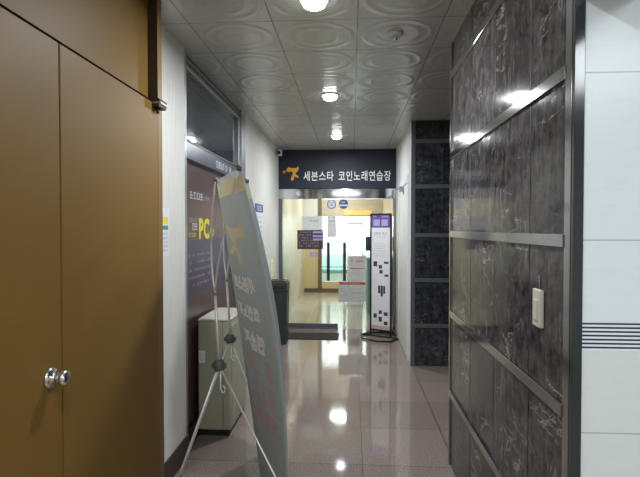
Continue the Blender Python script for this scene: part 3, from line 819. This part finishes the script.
wall_sheet('notice', 'small white slip with yellow and green bands on the wall beside the brown door', 2.80, 1.37, 2.985, 1.66, XL + 0.01, 'wall_paper_slip', [
    ('yellow_band', lambda o, f: o.rect(2.80, 1.565, 2.955, 1.605, 0.0015, 0.002, 'yellow_print', f)),
    ('green_band', lambda o, f: o.rect(2.84, 1.53, 2.955, 1.555, 0.0015, 0.002, 'green_print', f)),
    ('lettering', lambda o, f: [o.strokes(2.84, z, 2.96, z + 0.012, 7, 'light_print', f, 0.0015, 0.002, rnd) for z in (1.50, 1.475, 1.45, 1.425, 1.40)])])
wall_sheet('notice', 'tall white paper with blue heading on the left wall past the banner', 5.72, 1.12, 6.24, 1.83, XL, 'wall_paper_slip', [
    ('heading', lambda o, f: (o.rect(5.72, 1.73, 6.24, 1.83, 0.0015, 0.002, 'blue_print', f), o.strokes(5.82, 1.75, 6.14, 1.81, 3, 'white_print', f, 0.002, 0.0025, rnd))),
    ('lettering', lambda o, f: [o.strokes(5.76, 1.66 - i * 0.06, 6.2, 1.685 - i * 0.06, 9, 'light_print', f, 0.0015, 0.002, rnd) for i in range(8)])])
wall_sheet('sticker', 'small yellow green sticker on the left wall under the blue headed paper', 6.10, 0.99, 6.28, 1.12, XL, 'yellow_print', [
    ('lettering', lambda o, f: o.rect(6.12, 0.99, 6.26, 1.015, 0.0015, 0.002, 'dark_print', f))], 'sticker')
wall_sheet('sticker', 'small pale yellow sticker on the left wall just above the dark grey bin', 6.86, 0.86, 7.08, 1.10, XL, 'banner_yellow', [
    ('lettering', lambda o, f: o.strokes(6.88, 0.90, 7.06, 1.06, 2, 'yellow_print', f, 0.0015, 0.002, rnd))], 'sticker')

# light switch on the marble
sw = thing('light_switch', 'cream light switch plate on the dark marble wall', 'light switch', (0.640, 1.742, 1.268))
MB().box(-0.014, -0.036, -0.064, 0, 0.036, 0.064, 'cream_plastic', 0.004, 3).build('plate', sw)
MB().box(-0.019, -0.017, -0.042, -0.013, 0.017, 0.030, 'cream_plastic', 0.003).build('rocker', sw)
MB().tube([(-0.003, 0, 0.064), (-0.003, 0.004, 0.11)], 0.002, 'grey_print', 6).build('cable', sw)

# ------------------------------------------------------------------ inside, behind the glass
struct(MB().box(-1.30, 7.72, 0, -1.14, 12.0, HC, 'beige_wall').build('wall_left_inside'))
struct(MB().box(0.72, 7.80, 0, 0.85, 12.0, HC, 'wood').build('wall_right_inside'))
e = MB()
e.box(-1.14, 11.9, 0, -0.80, 12.0, 1.55, 'yellow_wall').box(-1.14, 11.9, 1.55, -0.80, 12.0, HC, 'white_wall').box(-0.72, 11.9, 0, 0.72, 12.0, 0.26, 'yellow_wall').box(-0.72, 11.9, 1.82, 0.72, 12.0, HC, 'wood')
struct(e.build('wall_inside_end'))
e = MB().box(-0.80, 11.86, 0, -0.72, 12.0, HC, 'brown_post').box(-1.14, 11.885, 0, 0.72, 11.9, 0.10, 'brown_post')
struct(e.build('trim_6'))
w4 = struct(MB().box(-0.72, 11.93, 0.26, 0.72, 11.94, 1.82, 'glass').build('window_3'))
for i, x in enumerate((-0.563, -0.178)):
    MB().box(x - 0.036, 11.90, 0.28, x + 0.036, 11.93, 1.20, 'black', 0.004).build('mullion', w4)
e = MB().box(-1.2, 14.0, 0, 1.4, 14.1, HC, 'white_room').box(-1.3, 12.0, 0, -1.2, 14.0, HC, 'white_room').box(1.4, 12.0, 0, 1.5, 14.0, HC, 'white_room')
struct(e.build('wall_booth'))
be = thing('bench', 'teal upholstered bench in the bright booth beyond the lobby', 'bench', (-0.25, 13.5, 0))
MB().box(-0.9, -0.30, 0.0, 0.9, 0.30, 0.34, 'pale_teal', 0.01).build('base', be)
MB().box(-0.9, -0.31, 0.34, 0.9, 0.22, 0.46, 'teal', 0.03, 3).build('seat', be)
MB().box(-0.9, 0.20, 0.46, 0.9, 0.32, 0.86, 'pale_teal', 0.03, 3).build('backrest', be)

ki = thing('kiosk', 'white self service kiosk with a bright screen behind the fixed pane', 'kiosk', (0.06, 10.0, 0))
MB().box(-0.17, -0.14, 0, 0.17, 0.20, 0.06, 'white_plastic', 0.006).build('base', ki)
MB().box(-0.15, -0.10, 0.06, 0.15, 0.16, 1.66, 'white_plastic', 0.015, 3).build('body', ki)
MB().box(-0.125, -0.106, 0.98, 0.125, -0.099, 1.60, 'screen').build('screen', ki)
MB().box(-0.10, -0.108, 0.66, 0.10, -0.099, 0.80, 'black', 0.003).build('card_slot', ki)
li = thing('wall_lamp', 'orange lit strip lamp on the wood wall high behind the kiosk', 'lamp', (0.14, 11.86, 1.90))
MB().box(-0.33, -0.02, -0.075, 0.33, 0.04, -0.06, 'brown_post').build('housing', li)
MB().box(-0.32, -0.03, -0.06, 0.32, 0.02, 0.05, 'orange_lit', 0.006).build('diffuser', li)
co = thing('counter', 'teal reception counter behind the standing sign', 'counter', (0.50, 9.4, 0))
MB().box(-0.22, -0.45, 0, 0.20, 0.45, 0.98, 'teal', 0.006).build('body', co)
MB().box(-0.26, -0.48, 0.98, 0.21, 0.48, 1.02, 'pale_teal', 0.006).build('worktop', co)
mo = thing('monitor', 'dark monitor standing on the teal counter', 'monitor', (0.45, 9.3, 1.02))
MB().box(-0.09, -0.07, 0, 0.09, 0.07, 0.012, 'black', 0.003).build('foot', mo)
MB().box(-0.02, -0.012, 0.012, 0.02, 0.012, 0.12, 'black', 0.003).build('neck', mo)
MB().box(-0.20, -0.03, 0.10, 0.20, -0.008, 0.36, 'blue_black', 0.005).build('screen', mo)
